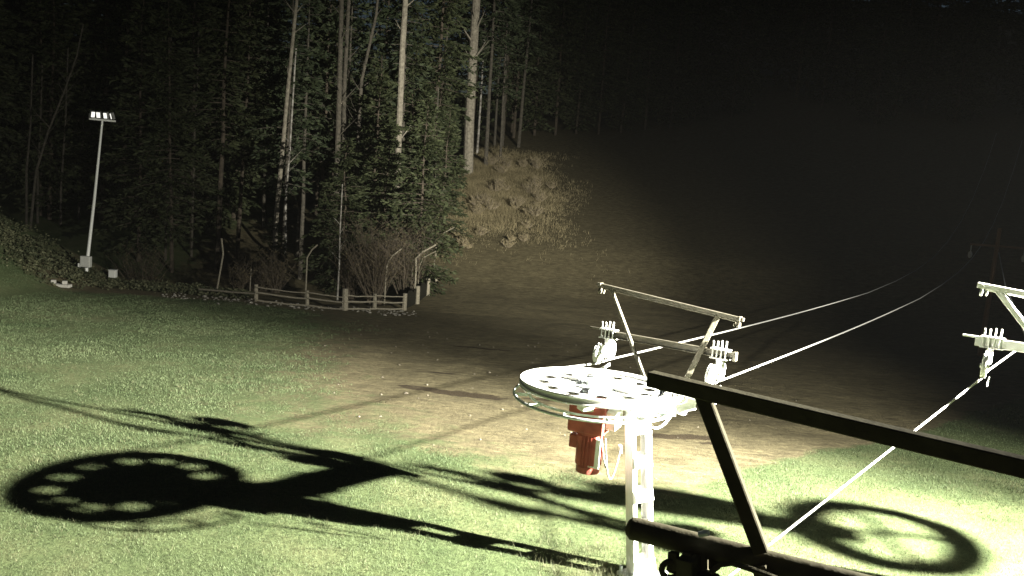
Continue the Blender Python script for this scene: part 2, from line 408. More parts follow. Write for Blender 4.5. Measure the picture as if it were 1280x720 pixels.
# young spruces behind the fence
yA = spruce('x', 9.2, .5, 2.3, 1.7, leaf=.8, tr=.1); yB = spruce('x', 11, .5, 2.5, 1.6, leaf=.85, tr=.12)
place(yA, gx_(425, 47), 47, .93, 1.0, 'young spruce with pale drooping branches behind the middle of the wooden fence')
place(yB, gx_(520, 50), 50, 1.02, 1.0, 'tallest young spruce, behind the right end of the wooden fence')
place(yA, gx_(478, 54), 54, 1.05, 1.05, 'young spruce between the two nearer young spruces, behind the bare shrub')
place(yB, gx_(548, 58), 58, .85, .9, 'small spruce at the foot of the dry hillside, left of the golden grass')
place(yB, gx_(460, 60), 60, 1.3, 1.15, 'mid-size spruce in front of the many-stemmed trunks')
place(yA, gx_(538, 66), 66, 1.3, 1.0, 'spruce just left of the thick trunk at the hilltop edge')
place(yA, gx_(505, 64), 64, 1.5, 1.3, 'spruce in front of the tall pale pine trunk in the lit grove')
place(yA, gx_(340, 56), 56, .55, .6, 'smallest spruce sapling, left of the grove by the dark gap')
# lit tall pines
tall = [(352, 58, pB, 1.0, 'slim leaning pine at the left edge of the lit grove'), (372, 66, pA, 1.0, 'tall pine right behind the slim leaning pine'),
        (425, 62, pB, 1.08, 'tall pine with twin pale stems beside it, centre of the lit grove'), (500, 64, pA, 1.05, 'tall pine with a straight pale trunk in the right half of the grove'),
        (540, 72, pB, 1.1, 'thin pine between the pale trunk and the thick hilltop trunk'), (330, 74, pA, 1.05, 'pine with feathery outline marking the left edge of the lit grove'),
        (455, 76, pA, 1.1, 'pine at the back of the lit grove, behind the curved bare stem'), (625, 84, pB, 1.0, 'slim pine on the hilltop right of the thick trunk'),
        (565, 84, pA, 1.1, 'broad pine behind the thick hilltop trunk')]
for px, y, p, s, lb in tall: place(p, gx_(px, y), y, s, s, lb)
for k, (px, y) in enumerate([(345, 82), (395, 80), (430, 88), (480, 86), (520, 90), (585, 96), (415, 70), (385, 90), (545, 98), (610, 104), (640, 100), (670, 108), (700, 112)]):
    place([sC, sA, sB][k % 3], gx_(px, y), y, random.uniform(.95, 1.2), None, 'tall conifer at the back of the lit grove above the fence', 'tall conifers at the back of the lit grove')
# thick trunk tree at the hilltop edge
def bare_tree(name, label, pts, r, r2, material, limbs=0, cat='tree', llen=2., twigs=0, lz=.4, group=None):
    root = thing(name, pts[0], label, cat, group); t = MB(); P_ = [Vector(p) for p in pts]
    t.tube(P_, r, 10, r2=r2)
    if limbs:
        l = t; m = len(P_) - 1
        for i in range(limbs):
            u = (lz + (1 - lz) * random.random()) * m * .999; k = int(u); q = P_[k].lerp(P_[k + 1], u - k); a = random.uniform(0, 6.28)
            L = llen * random.uniform(.5, 1.1) * (1.15 - u / m); bp_ = branch_path(q, Vector((math.cos(a), math.sin(a), .9)), L, .04, 5); l.tube(bp_, .03 * r / .12, 5, r2=.006)
            for j in range(twigs):
                w = random.uniform(1, 4.9); kk = int(w); qq = bp_[kk].lerp(bp_[kk + 1], w - kk); a2 = a + random.uniform(-1.3, 1.3)
                l.tube(branch_path(qq, Vector((math.cos(a2), math.sin(a2), .6)), L * .4, .02, 3), .009, 3, r2=.003)
    t.build('trunk', M[material], root, True)
    return root
def trunk_px(name, label, pix, y, r, r2, material, **k):
    pts = [P(a, b, y) for a, b in pix]; g = pts[0]; zz = tz(g.x, g.y)
    pts.insert(0, Vector((g.x, g.y, zz - .2))) if zz < g.z else pts.__setitem__(0, Vector((g.x, g.y, zz - .2)))
    return bare_tree(name, label, pts, r, r2, M and material, **k)
trunk_px('pine_tree', 'thick bare brown trunk at the hilltop edge above the golden slope', [(585, 219), (587, 150), (592, 60), (598, -40), (602, -150)], 79, .46, .3, 'palebark', limbs=14, llen=4, twigs=3, lz=.45)
trunk_px('birch_tree', 'thin white birch stem right of the thick hilltop trunk', [(597, 184), (600, 140), (603, 90), (608, 0), (611, -60)], 88, .13, .05, 'birch', limbs=8, llen=2, twigs=2, lz=.6)
trunk_px('birch_tree', 'slender grey stem, left one of the pair right of the white birch', [(618, 184), (623, 100), (630, 20)], 92, .14, .05, 'greybark', limbs=6, llen=2, twigs=2, lz=.5)
trunk_px('birch_tree', 'slender grey stem, right one of the pair right of the white birch', [(628, 186), (632, 100), (640, 0)], 92, .13, .05, 'greybark', limbs=6, llen=2, twigs=2, lz=.5)
trunk_px('bare_tree', 'slender pale trunk with flaking bark at the left edge of the lit grove', [(345, 275), (352, 200), (360, 110), (371, 0), (378, -80)], 56, .17, .08, 'palebark', limbs=12, llen=2.5, twigs=3, lz=.35)
trunk_px('bare_tree', 'left stem of the twin bare trunks in the lit grove', [(422, 320), (421, 230), (424, 120), (427, 0), (430, -90)], 59, .24, .12, 'greybark', limbs=12, llen=3.5, twigs=3, lz=.4)
trunk_px('bare_tree', 'right stem of the twin bare trunks in the lit grove', [(428, 320), (430, 230), (430, 120), (436, 0), (440, -90)], 60, .2, .1, 'greybark', limbs=12, llen=3.5, twigs=3, lz=.4)
trunk_px('bare_tree', 'curving bare trunk right of the twin trunks', [(444, 320), (446, 200), (452, 100), (470, 20), (478, -60)], 60, .17, .07, 'greybark', limbs=12, llen=3, twigs=3, lz=.35)
trunk_px('bare_tree', 'straight pale trunk rising through the right half of the grove', [(494, 300), (498, 180), (503, 60), (508, -20), (514, -120)], 61, .26, .16, 'palebark', limbs=10, llen=2.5, twigs=3, lz=.4)
trunk_px('bare_tree', 'short pale stem between the two tallest young spruces', [(543, 240), (545, 180), (548, 110)], 60, .1, .04, 'greybark', limbs=6, llen=1.5, twigs=2)
trunk_px('birch_tree', 'white birch stem showing low down left of the young spruces', [(357, 300), (357, 250), (362, 190), (370, 60)], 57, .09, .05, 'birch', limbs=8, llen=2, twigs=2, lz=.5)
trunk_px('birch_tree', 'thin white birch stem in front of the left young spruce', [(422, 368), (424, 330), (425, 290), (428, 230)], 45, .055, .03, 'birch', limbs=8, llen=1.2, twigs=2, lz=.3)
# woods on the left (dark)
trunk_px('birch_tree', 'leaning birch with a kinked stem left of the floodlight pole', [(38, 284), (45, 215), (60, 165), (80, 115), (96, 70), (104, 30)], 58, .1, .04, 'greybark', limbs=16, llen=3, twigs=4, lz=.4)
for px, yb, px2, yt, d, lb in [(33, 215, 38, 158, 62, 'faint thin stem left of the leaning birch'), (76, 240, 82, 150, 64, 'faint thin stem between leaning birch and floodlight pole'), (208, 262, 211, 130, 60, 'straight pale stem in the dark woods right of the floodlight pole'),
                           (99, 230, 104, 160, 66, 'faint stem just left of the floodlight pole'), (243, 170, 246, 120, 62, 'faint short stem far right of the floodlight pole'), (47, 210, 50, 170, 64, 'faint stem behind the leaning birch')]:
    trunk_px('bare_tree', lb, [(px, yb), ((px + px2) / 2, (yb + yt) / 2), (px2, yt), (px2 + 3, yt - 90)], d, .09, .05, 'greybark', limbs=7, llen=2, twigs=3, lz=.5)
for k in range(74):
    y = random.uniform(63, 105); px = random.uniform(-90, 330)
    place([sA, sB, sA, sC][k % 4], gx_(px, y), y, random.uniform(.85, 1.3), None, LW, WOODS)
for k in range(8):
    y = random.uniform(57, 62); px = -60 + k * 46 + random.uniform(-12, 12)
    if 25 < px < 125: continue
    place([sA, sC, sB][k % 3], gx_(px, y), y, random.uniform(.8, 1.1), None, LW, WOODS)
for k in range(60):
    px = 660 + k * 13 + random.uniform(-15, 15); y = random.uniform(112, 150)
    place([sA, sB, sC][k % 3], gx_(px, y), y, random.uniform(1.1, 1.5), None, RW, 'dark conifers above the ski slope')

for k, (px, y, p, s_) in enumerate([(607, 82, pA, 1.15), (648, 92, pA, 1.1), (628, 96, sC, 1.2), (590, 90, sC, 1.15), (470, 70, sC, 1.0), (400, 64, sC, .95), (535, 66, sC, 1.0), (375, 60, pA, .95)]):
    place(p, gx_(px, y), y, s_, None, 'high-crowned conifer whose boughs fill the gaps between trunks of the lit grove', 'high-crowned conifers among the lit grove')
for k, (px, y) in enumerate([(642, 97), (668, 99), (694, 100), (720, 102), (748, 103), (776, 105), (806, 108), (838, 110), (660, 106), (706, 108), (764, 112), (868, 114)]):
    place([sA, sB][k % 2], gx_(px, y), y, random.uniform(.8, 1.1), None, 'dim full-skirted conifer along the forest edge above the golden slope', 'conifers along the forest edge above the golden slope')
# shrubs
def shrub(label, x, y, H, W, n, material, twn=6, leafm=None, name='bare_shrub', group=None, nl=0):
    root = thing(name, (x, y, tz(x, y)), label, 'shrub', group); t = MB(); C = []; D = []
    for i in range(n):
        a = random.uniform(0, 6.28); s = random.uniform(.1, 1) * W / H
        d = Vector((math.cos(a) * s, math.sin(a) * s, 1)); q = Vector((x + math.cos(a) * .15 * random.random() * W, y + math.sin(a) * .15 * W * random.random(), tz(x, y) - .05))
        L = H * random.uniform(.55, 1.05); bp_ = branch_path(q, d, L, .01, 7); t.tube(bp_, .013 + .005 * H * random.random(), 4, r2=.005)
        for j in range(twn):
            w = random.uniform(1.5, 6.9); kk = int(w); qq = bp_[kk].lerp(bp_[kk + 1], w - kk); a2 = random.uniform(0, 6.28); LL = L * .28 * random.uniform(.5, 1.2)
            tp = branch_path(qq, Vector((math.cos(a2), math.sin(a2), .9)), LL, .03, 3); t.tube(tp, .008, 3, r2=.004)
            for q2 in range(nl):
                w2 = random.uniform(0, 2.99); k2 = int(w2); C.append(tuple(tp[k2].lerp(tp[k2 + 1], w2 - k2) - Vector((x, y, tz(x, y))))); D.append((math.cos(a2), math.sin(a2), .4))
    t.build('stems', M[material], root)
    if nl:
        lm = leaf_mesh('leaves', C, D, .04, .11, .015, .035, M[leafm]); o = bpy.data.objects.new('leaves', lm); col.objects.link(o); o.parent = root
    return root
for px, y, H, W, n, lb in [(468, 44.8, 4.3, 2.4, 46, 'large reddish many-stemmed bare shrub behind the right half of the fence'), (438, 45.5, 3.2, 1.6, 22, 'bare shrub behind the thickest fence post'),
                           (505, 47.5, 4.0, 1.9, 28, 'bare twiggy shrub behind the right end of the fence'), (345, 46, 2.2, 1.3, 20, 'low brown shrub behind the left fence post'), (318, 50, 3.5, 1.5, 18, 'tall thin bare shrub left of the grove behind the bent pole'),
                           (298, 45.6, 1.6, 1.2, 16, 'low pale shrub beside the leftmost bent pole'), (175, 52, 3.0, 2.5, 24, 'brown bush in the dark right of the floodlight pole')]:
    shrub(lb, gx_(px, y), y, H, W, int(n * 1.6), 'twig', 12, 'deadleaf', nl=3)
for k in range(42):
    px = random.uniform(572, 735); py = random.uniform(200, 312)
    if px < 560 + (312 - py) * .35: px += 45
    if px > 700 or (px > 675 and py > 245): continue
    H = random.uniform(.9, 2.0) * (1 + (240 - py) / 200); g = ground_hit(px, py)
    shrub(['pale dry brush low on the golden slope', 'pale dry brush high on the golden slope'][py < 250], g.x, g.y, H * .6, H * .8, 26, 'greytwig', 8, 'drygrass', 'dry_brush', ['brush low on the golden slope', 'brush high on the golden slope'][py < 250], 3)

# bank weeds and stones
W_ = []
for k in range(2600):
    px = random.random() * 330 - 20; f = px / 330
    py = 300 + 78 * max(0, min(1, px / 235)) + random.gauss(0, 9) + (14 * (1 - f))
    W_.append((px, py))
C = []; D = []
for px, py in W_[:900]:
    y = (43.4 + random.gauss(0, .7) if px > 100 else 42.6 + random.gauss(0, 1.3)) + .8; x = gx_(px, y); z = tz(x, y); h = random.uniform(.1, .45) if px < 110 else random.uniform(.04, .22)
    for j in range(16):
        C.append((x + random.gauss(0, .16), y + random.gauss(0, .16), z + random.random() * h)); D.append((random.gauss(0, 1), random.gauss(0, 1), .5))
lm = leaf_mesh('bank_weeds', C, D, .08, .2, .03, .06, M['weed']); o = bpy.data.objects.new('bank_weeds', lm); col.objects.link(o)
tag(o, 'scrubby weeds and dead leaves along the meadow edge below the floodlight pole', 'weeds', kind='stuff')
st = MB()
for k in range(220):
    px = random.uniform(200, 520); y = 41.8 + random.gauss(0, .7) + (.3 if px > 400 else 0); x = gx_(px, y); r = random.uniform(.02, .08) * (1.6 if random.random() < .12 else 1)
    st.lathe((x, y, tz(x, y) + r * .2), (random.gauss(0, .3), random.gauss(0, .3), 1), [(0, -r * .6), (r * random.uniform(.7, 1.2), -r * .3), (r * random.uniform(.8, 1.3), r * .1), (r * .5, r * .5), (0, r * .6)], 6)
o = st.build('rubble_stones', M['stone']); tag(o, 'row of small pale stones and rubble along the foot of the wooden fence', 'stones', kind='stuff')
g = ground_hit(560, 364)

st = MB()
for k in range(230):
    x = random.gauss(2.5, 4.5); y = random.uniform(15.5, 36); r = random.uniform(.008, .035) * (1 if random.random() < .93 else 1.8)
    if float(dirt_mask(x, y)) < .4: continue
    st.lathe((x, y, tz(x, y) + r * .2), (random.gauss(0, .3), random.gauss(0, .3), 1), [(0, -r * .6), (r * random.uniform(.7, 1.2), -r * .3), (r * random.uniform(.8, 1.3), r * .1), (r * .5, r * .5), (0, r * .6)], 6)
o = st.build('loose_stones', M['soilstone']); tag(o, 'small stones scattered over the bare brown track', 'stones', kind='stuff')
# ------------------------------------------------------------------ fence
def rough_post(mbd, x, y, z0, h, r, lean=0):
    mbd.tube([(x, y, z0 - .2), (x + lean * .5, y, z0 + h * .5), (x + lean, y, z0 + h)], [r * 1.1, r, r * .92], 8)
FY = {250: 43.5, 320: 42.2, 384: 42.0, 431: 41.6, 468: 42.6, 505: 43.6}
def gpt(px, y): x = gx_(px, y); return Vector((x, y, tz(x, y)))
fr = thing('wooden_fence', gpt(384, 42), 'pale split-rail wooden fence with round posts at the edge of the woods', 'fence')
posts = [(320, .85, .1), (384, .8, .09), (431, 1.05, .15), (468, .8, .1), (505, .85, .12)]
for px, h, r in posts:
    g = gpt(px, FY[px]); t = MB(); rough_post(t, g.x, g.y, g.z, h, r, random.uniform(-.03, .03)); t.build('post', M['wood'], fr, True)
def rail(a, ya, b, yb, ha, hb, r=.05):
    A = gpt(a, ya) + Vector((0, -.14, ha)); B = gpt(b, yb) + Vector((0, -.14, hb)); mid = [(A.lerp(B, k / 5) + Vector((0, 0, random.uniform(-.02, .02) - .03 * math.sin(k / 5 * 3.14)))) for k in range(6)]
    t = MB(); t.tube(mid, r, 7, r2=r * .8); t.build('rail', M['wood'], fr, True)
pk = [250, 320, 384, 431, 468, 505]
for a, b in zip(pk[1:], pk[2:]):
    rail(a, FY[a], b, FY[b], .74, .70 if b != 431 else .66, .032); rail(a, FY[a], b, FY[b], .46 + random.uniform(-.03, .05), .42, .045)
    rail(a, FY[a], b, FY[b], .1, .08, .045)
rail(250, 43.5, 320, 42.2, .30, .42, .05)
# the fence's second run: dark netting with pale posts uphill
f2 = thing('netting_fence', gpt(525, 47), 'short black netting fence on pale posts climbing right of the wooden fence', 'fence')
run = [(508, 44.2), (521, 46.0), (534, 49.0), (544, 52.5)]
for px, y in run[1:]:
    g = gpt(px, y); t = MB(); rough_post(t, g.x, g.y, g.z, .95, .13); t.build('post', M['wood'], f2, True)
for (a, ya), (b, yb) in zip(run, run[1:]):
    A, B = gpt(a, ya), gpt(b, yb); t = MB(); off = Vector((0, .18, 0))
    n = 7; pts = [A.lerp(B, k / n) + off for k in range(n + 1)]
    for k in range(n):
        p, q = pts[k], pts[k + 1]; h1, h2 = random.uniform(.65, .95), random.uniform(.65, .95)
        i = len(t.v); t.v += [p, q, q + Vector((0, .0, h2)), p + Vector((0, 0, h1)), p + Vector((0, .05, 0)), q + Vector((0, .05, 0)), q + Vector((0, .05, h2)), p + Vector((0, .05, h1))]
        t.f += [[i, i + 1, i + 2, i + 3], [i + 4, i + 7, i + 6, i + 5], [i + 3, i + 2, i + 6, i + 7], [i, i + 4, i + 5, i + 1]]
    t.build('netting', M['net'], f2)

# bent pale poles
for pix, y, r, lb in [([(269, 376), (273, 352), (279, 318), (277, 298)], 44.6, .045, 'leftmost bent pale pole, leaning, beside the left end of the fence'),
                      ([(382, 366), (383, 345), (384, 322), (390, 312), (397, 306)], 44.8, .04, 'bent pale pole with a hooked top behind the second fence post'),
                      ([(481, 370), (482, 350), (484, 330), (490, 320), (502, 311)], 44.6, .04, 'bent pale pole arching right behind the right end of the fence'),
                      ([(519, 356), (520, 340), (520, 323), (528, 315), (545, 306)], 47.0, .045, 'bent pale pole with a long arm right of the wooden fence'),
                      ([(523, 352), (524, 334), (529, 322), (545, 314)], 47.6, .02, 'thin pale wand beside the long-armed bent pole'),
                      ([(543, 345), (543, 324)], 52, .025, 'short thin pale stake at the top of the netting fence'),
                      ([(546, 300), (555, 291), (568, 284)], 57, .035, 'pale bent pole on the slope above the netting fence'),
                      ([(313, 350), (314, 336)], 46, .03, 'short pale stake behind the left fence post'),
                      ([(515, 352), (515, 336)], 48, .03, 'short dull stake just left of the long-armed bent pole')]:
    pts = [P(a, b, y) for a, b in pix]; g = pts[0]; pts.insert(0, Vector((g.x, g.y, min(tz(g.x, g.y) - .1, g.z - .1))))
    t = MB(); t.tube(pts, r, 6); o = t.build('bent_pole', M['wood']); tag(o, lb, 'pole')

# ------------------------------------------------------------------ floodlight pole
b = gpt(108, 44); top = P(128, 150, 44)
fp = thing('floodlight_pole', b, 'tall white pole with four floodlights and a grey box near its foot', 'floodlight')
t = MB(); t.tube([b - Vector((0, 0, .3)), b + Vector((0, 0, .5)), b.lerp(top, .5), top], [.10, .085, .07, .05], 12); t.build('pole', M['white'], fp, True)
ux = (P(145, 149, 44) - P(114, 146, 44)).normalized()
t = MB(); t.bar(top - ux * .65, top + ux * .65, .09, .09); t.build('crossbar', M['white'], fp)
for k, (dx, ang) in enumerate([(-.50, 50), (-.18, 8), (.18, -8), (.50, -55)]):
    c = top + ux * dx + Vector((0, 0, .24)); a = R(ang); f = Vector((math.sin(a) * .95, -math.cos(a), -.25)).normalized()
    t = MB(); side = f.cross(Vector((0, 0, 1))).normalized(); up = side.cross(f)
    t.box(c + f * .0, (.215, .16, .34), side, up, .02)
    for s in (-1, 1): t.bar(c + side * .15 * s - Vector((0, 0, .20)), c + side * .15 * s + Vector((0, 0, .02)), .02, .03)
    t.bar(c - Vector((0, 0, .2)) - side * .15, c - Vector((0, 0, .2)) + side * .15, .04, .02)
    fl = t.build('floodlight', M['housing'], fp)
    t = MB(); t.box(c + f * .086, (.17, .012, .26), side, up, .003); t.build('lens', M['reflector'], fl)
c = b + (top - b) * .105 + Vector((-.02, -.18, 0))
t = MB(); t.box(c, (.5, .26, .55), ux, (0, 0, 1), .02); jb = t.build('junction_box', M['box'], fp)
t = MB(); t.box(c + Vector((0, -.135, 0)), (.42, .012, .47), ux, (0, 0, 1), .004); t.build('door', M['box'], jb)
t = MB(); t.box(c + Vector((-.31, -.02, -.2)), (.14, .14, .2), ux, (0, 0, 1), .02); t.build('socket', M['whitebox'], fp)
g = gpt(141, 45.2); t = MB(); root = thing('utility_box', g, 'small white box on the bank right of the floodlight pole', 'box')
t.box(g + Vector((0, 0, .38)), (.36, .28, .38), bev=.02); t.build('cabinet', M['whitebox'], root)
t = MB(); t.cyl(g + Vector((0, 0, .05)), (0, 0, 1), .04, .4, 8); t.build('leg', M['galv'], root)
t = MB(); t.box(g + Vector((0, 0, .585)), (.40, .32, .03), bev=.008); t.build('lid', M['whitebox'], root)
g = gpt(74, 40.5); t = MB(); t.box(g + Vector((0, 0, .06)), (1.05, .35, .14), (1, .05, .0), bev=.02); root = thing('concrete_slab', g, 'long pale concrete slab lying on the grass left of the floodlight pole', 'slab'); t.build('slab', M['concrete'], root)
for dx, lb in ((-.28, 'left small concrete block sitting on the pale slab'), (.25, 'right small concrete block sitting on the pale slab')):
    t = MB(); t.box(g + Vector((dx, .02, .215)), (.2, .2, .16), (1, .2, 0), bev=.02); tag(t.build('concrete_block', M['concrete']), lb, 'block')

# ------------------------------------------------------------------ lift station
UP = Vector((0, 0, 1)); RD = Vector((math.sin(R(31.6)), math.cos(R(31.6)), 0))   # the ropes' heading
RN = Vector((RD.y, -RD.x, 0))
Wc = P(744, 483, 11.9); WR = 1.045
PT = P(796, 520, 12.0); base = P(800, 755, 11.3); base.z = tz(base.x, base.y)
ls = thing('lift_station', base, 'white ski lift drive station with horizontal bull wheel and red motor', 'ski lift')
# pylon: two channels and battens, leaning slightly
pt = Wc.z - .24
wdir = Vector((.8, .6, 0)); ndir = Vector((-wdir.y, wdir.x, 0))
hx = Vector((PT.x, PT.y, pt)); pd = (hx - base).normalized(); PL = (hx - base).length
t = MB()
for s in (-1, 1):
    c = base + wdir * .185 * s
    t.bar(c - UP * .3, c + pd * PL, .012, .13, up=ndir)
    for q in (-1, 1): t.bar(c + ndir * .07 * q - UP * .3 - wdir * .035 * s, c + ndir * .07 * q + pd * PL - wdir * .035 * s, .08, .012, up=ndir)
pyl = t.build('pylon', M['white'], ls)
z = .12
while z < PL - .2:
    for q in (-1, 1):
        t = MB(); t.box(base + ndir * .082 * q + pd * (z + .08), (.33, .01, .16), wdir, pd); t.build('batten_plate', M['white'], pyl)
    z += .46
t = MB(); t.box(base + UP * .03, (.52, .5, .06), wdir, bev=.01)
for a in (-1, 1):
    for c2 in (-1, 1): t.cyl(base + wdir * .22 * a + ndir * .21 * c2 + UP * .09, UP, .025, .1, 8)
t.build('base_plate', M['galv'], ls)
t = MB(); t.box(hx - UP * .02, (.6, .5, .04), wdir, bev=.008); t.build('head_plate', M['white'], pyl)
t = MB(); t.bar(Vector((Wc.x, Wc.y, pt)) - wdir * .3, hx + wdir * .35, .34, .1, bev=.01); t.build('carriage_beam', M['white'], ls)
base_top = hx
# bull wheel with round lightening holes
wh = MB(); NH = 12; n = 144
def ringpt(r, a, z): return Wc + Vector((math.cos(a) * r, math.sin(a) * r, z))
for z in (.012, -.012):
    i0 = len(wh.v)
    # inner disc, hole band, outer band
    ri, rc, rh, ro = .40, .73, .11, WR - .06
    per = n // NH
    for h in range(NH):
        ac = 2 * math.pi * h / NH; da = math.pi / NH
        # cell boundary points and hole points matched by angle
        m = 24; outer = []; inner = []
        cc = Vector((math.cos(ac) * rc, math.sin(ac) * rc, 0))
        er = Vector((math.cos(ac), math.sin(ac), 0)); et = Vector((-er.y, er.x, 0))
        quads = []
        for k in range(m):
            th = 2 * math.pi * k / m; inner.append(Wc + cc + er * rh * math.cos(th) + et * rh * math.sin(th) * 1.0 + UP * z)
            # ray to the cell's square-ish boundary in (radius, angle) space
            u, v = math.cos(th), math.sin(th); s = max(abs(u), abs(v)); u, v = u / s, v / s
            rr = rc + (u * (ro - rc) if u > 0 else u * (rc - ri)); outer.append(ringpt(rr, ac + v * da, z))
        i = len(wh.v); wh.v += inner + outer
        for k in range(m): j = (k + 1) % m; wh.f.append([i + k, i + j, i + m + j, i + m + k])
    i = len(wh.v); wh.v += [ringpt(ri, 2 * math.pi * k / 48, z) for k in range(48)]; wh.f.append([i + k for k in range(48)])
bw = wh.build('bull_wheel', M['white'], ls)
t = MB(); t.lathe(Wc, UP, [(WR - .07, .045), (WR, .06), (WR + .012, .045), (WR - .02, .01), (WR - .02, -.01), (WR + .012, -.045), (WR, -.06), (WR - .07, -.045), (WR - .07, .045)], 96); t.build('rim', M['white'], bw, True)
t = MB(); t.cyl(Wc + UP * .06, UP, .13, .14, 24); t.cyl(Wc + UP * .15, UP, .06, .06, 16)
for k in range(8): t.cyl(Wc + Vector((math.cos(k * .785), math.sin(k * .785), 0)) * .26 + UP * .03, UP, .02, .05, 6)
t.lathe(Wc, UP, [(0, .03), (.32, .03), (.34, .015)], 32); t.build('hub', M['galv'], bw, True)
for k in range(6):
    a = k * math.pi / 3 + .3; d = Vector((math.cos(a), math.sin(a), 0)); t = MB(); t.bar(Wc + d * .3 + UP * .035, Wc + d * .62 + UP * .035, .015, .045); t.build('web_rib', M['white'], bw)
# guard ring
gz = -.17; t = MB(); t.ring(Wc + UP * gz, UP, WR + .07, .022, 72, 8, R(150), R(330)); gr = t.build('guard_ring', M['galv'], ls, True)
for a in (155, 185, 215, 245, 275, 305, 328):
    t = MB(); d = Vector((math.cos(R(a)), math.sin(R(a)), 0)); t.bar(Wc + d * (WR + .07) + UP * gz, Wc + d * (WR + .07) + UP * (gz + .05), .03, .03); t.bar(Wc + d * (WR + .06) + UP * gz, Wc + d * (WR - .12) + UP * (gz + .0), .012, .045); t.build('guard_bracket', M['galv'], gr)
t = MB(); t.ring(Wc + UP * (gz), UP, WR - .14, .018, 60, 6, R(150), R(330)); t.build('inner_guard_ring', M['galv'], gr, True)
# the wheel sits slightly tilted on its axle
lw = Wc - ls.location
bw.matrix_local = Matrix.Translation(lw) @ Matrix.Rotation(R(-2.6), 4, 'X') @ Matrix.Translation(-lw)
# gearbox and motor
gc = Vector((Wc.x - .02, Wc.y - .02, Wc.z - .42))
md = Vector((.92, -.39, 0))
t = MB(); t.box(gc, (.52, .46, .40), md, bev=.02); t.box(gc + UP * .2, (.36, .36, .1), md, bev=.02); t.cyl(gc + UP * .28, UP, .16, .14, 20)
t.box(gc - md * .1 - UP * .16, (.2, .3, .12), md, bev=.02)
for k in range(4): t.cyl(gc - Vector((-md.y, md.x, 0)) * .215 + md * (.16 * (1 if k % 2 else -1)) + UP * (.11 * (1 if k > 1 else -1)), Vector((-md.y, md.x, 0)), .02, .03, 8)
rotm = None
gb = t.build('gearbox', M['red'], ls, True)
mc = gc + md * .02 - UP * .46
t = MB(); t.box(mc + UP * .0, (.31, .31, .46), md, bev=.03); t.cyl(mc, UP, .155, .54, 28); t.cyl(mc + UP * .25, UP, .2, .05, 28); t.cyl(mc - UP * .29, UP, .165, .09, 28)
for k in range(24):
    a = k * 2 * math.pi / 24; d = Vector((math.cos(a), math.sin(a), 0)); t.bar(mc + d * .165 - UP * .22, mc + d * .165 + UP * .22, .008, .035, up=d, bev=0)
mo = t.build('motor', M['red'], ls, True)
t = MB(); t.box(mc - md * .22 + UP * .08, (.13, .17, .19), md, bev=.015); t.build('terminal_box', M['red'], mo)
t = MB(); t.box(mc + md * .12 - Vector((-md.y, md.x, 0)) * .14 - UP * .02, (.16, .02, .42), md, bev=.006); t.build('cover_plate', M['white'], mo)
t = MB(); t.box(gc + md * .33 + UP * .02, (.16, .3, .26), md, bev=.015); t.build('brake_cover', M['white'], gb)
# cables
def sag(a, b, drop, n=16): 
    a = Vector(a); b = Vector(b); return [a.lerp(b, k / n) - UP * drop * (1 - (2 * k / n - 1) ** 2) for k in range(n + 1)]
t = MB(); t.tube(sag(P(757, 548, 11.3), P(776, 560, 11.45), .5), .011, 6); t.build('power_cable', M['cable'], ls, True)
t = MB(); t.tube(sag(P(752, 546, 11.35), P(757, 585, 11.35), .04), .010, 6); t.build('power_cable', M['cable'], ls, True)
t = MB(); t.tube(sag(P(816, 534, 11.9), P(842, 514, 12.1), .09), .018, 6); t.build('hose', M['white'], ls, True)
t = MB(); t.tube([P(775, 556, 11.5), P(776, 566, 11.5)], .022, 8); t.tube([P(842, 520, 12.1), P(842, 511, 12.1)], .03, 8); t.build('cable_gland', M['white'], ls, True)
# arm from the pylon to the trestle
UL = P(747, 355, 14.6); UR_ = P(930, 400, 13.1); ud = (UR_ - UL); ULen = ud.length; ud.normalize(); fd = Vector((-ud.y, ud.x, 0)).normalized()
ul = (P(928, 446, 13.1) - P(738, 412, 14.68)).normalized()
vb = P(827, 503, 13.5); voff = vb - UL
t = MB()
for s in (-1, 1): t.bar(Vector((hx.x, hx.y, pt - .08)) + ud * .14 * s, vb + ud * .14 * s - UP * .02, .06, .17)
t.bar(vb - ud * .3 - UP * .02, vb + ud * .42 - UP * .02, .12, .14, bev=.01); t.bar(Vector((hx.x, hx.y, pt - .1)) + wdir * .1, P(868, 503, 12.3), .1, .2)
t.build('cantilever_arm', M['white'], ls)
pc = P(874, 500, 12.35); pa = P(846, 500, 12.2)
t = MB(); t.bar(pa, pc, .08, .10); t.box(pc + UP * .065, (.62, .5, .03), ud, bev=.004); t.build('shadow_plate', M['white'], ls)  # flat plate added to cast a diamond shadow on the grass
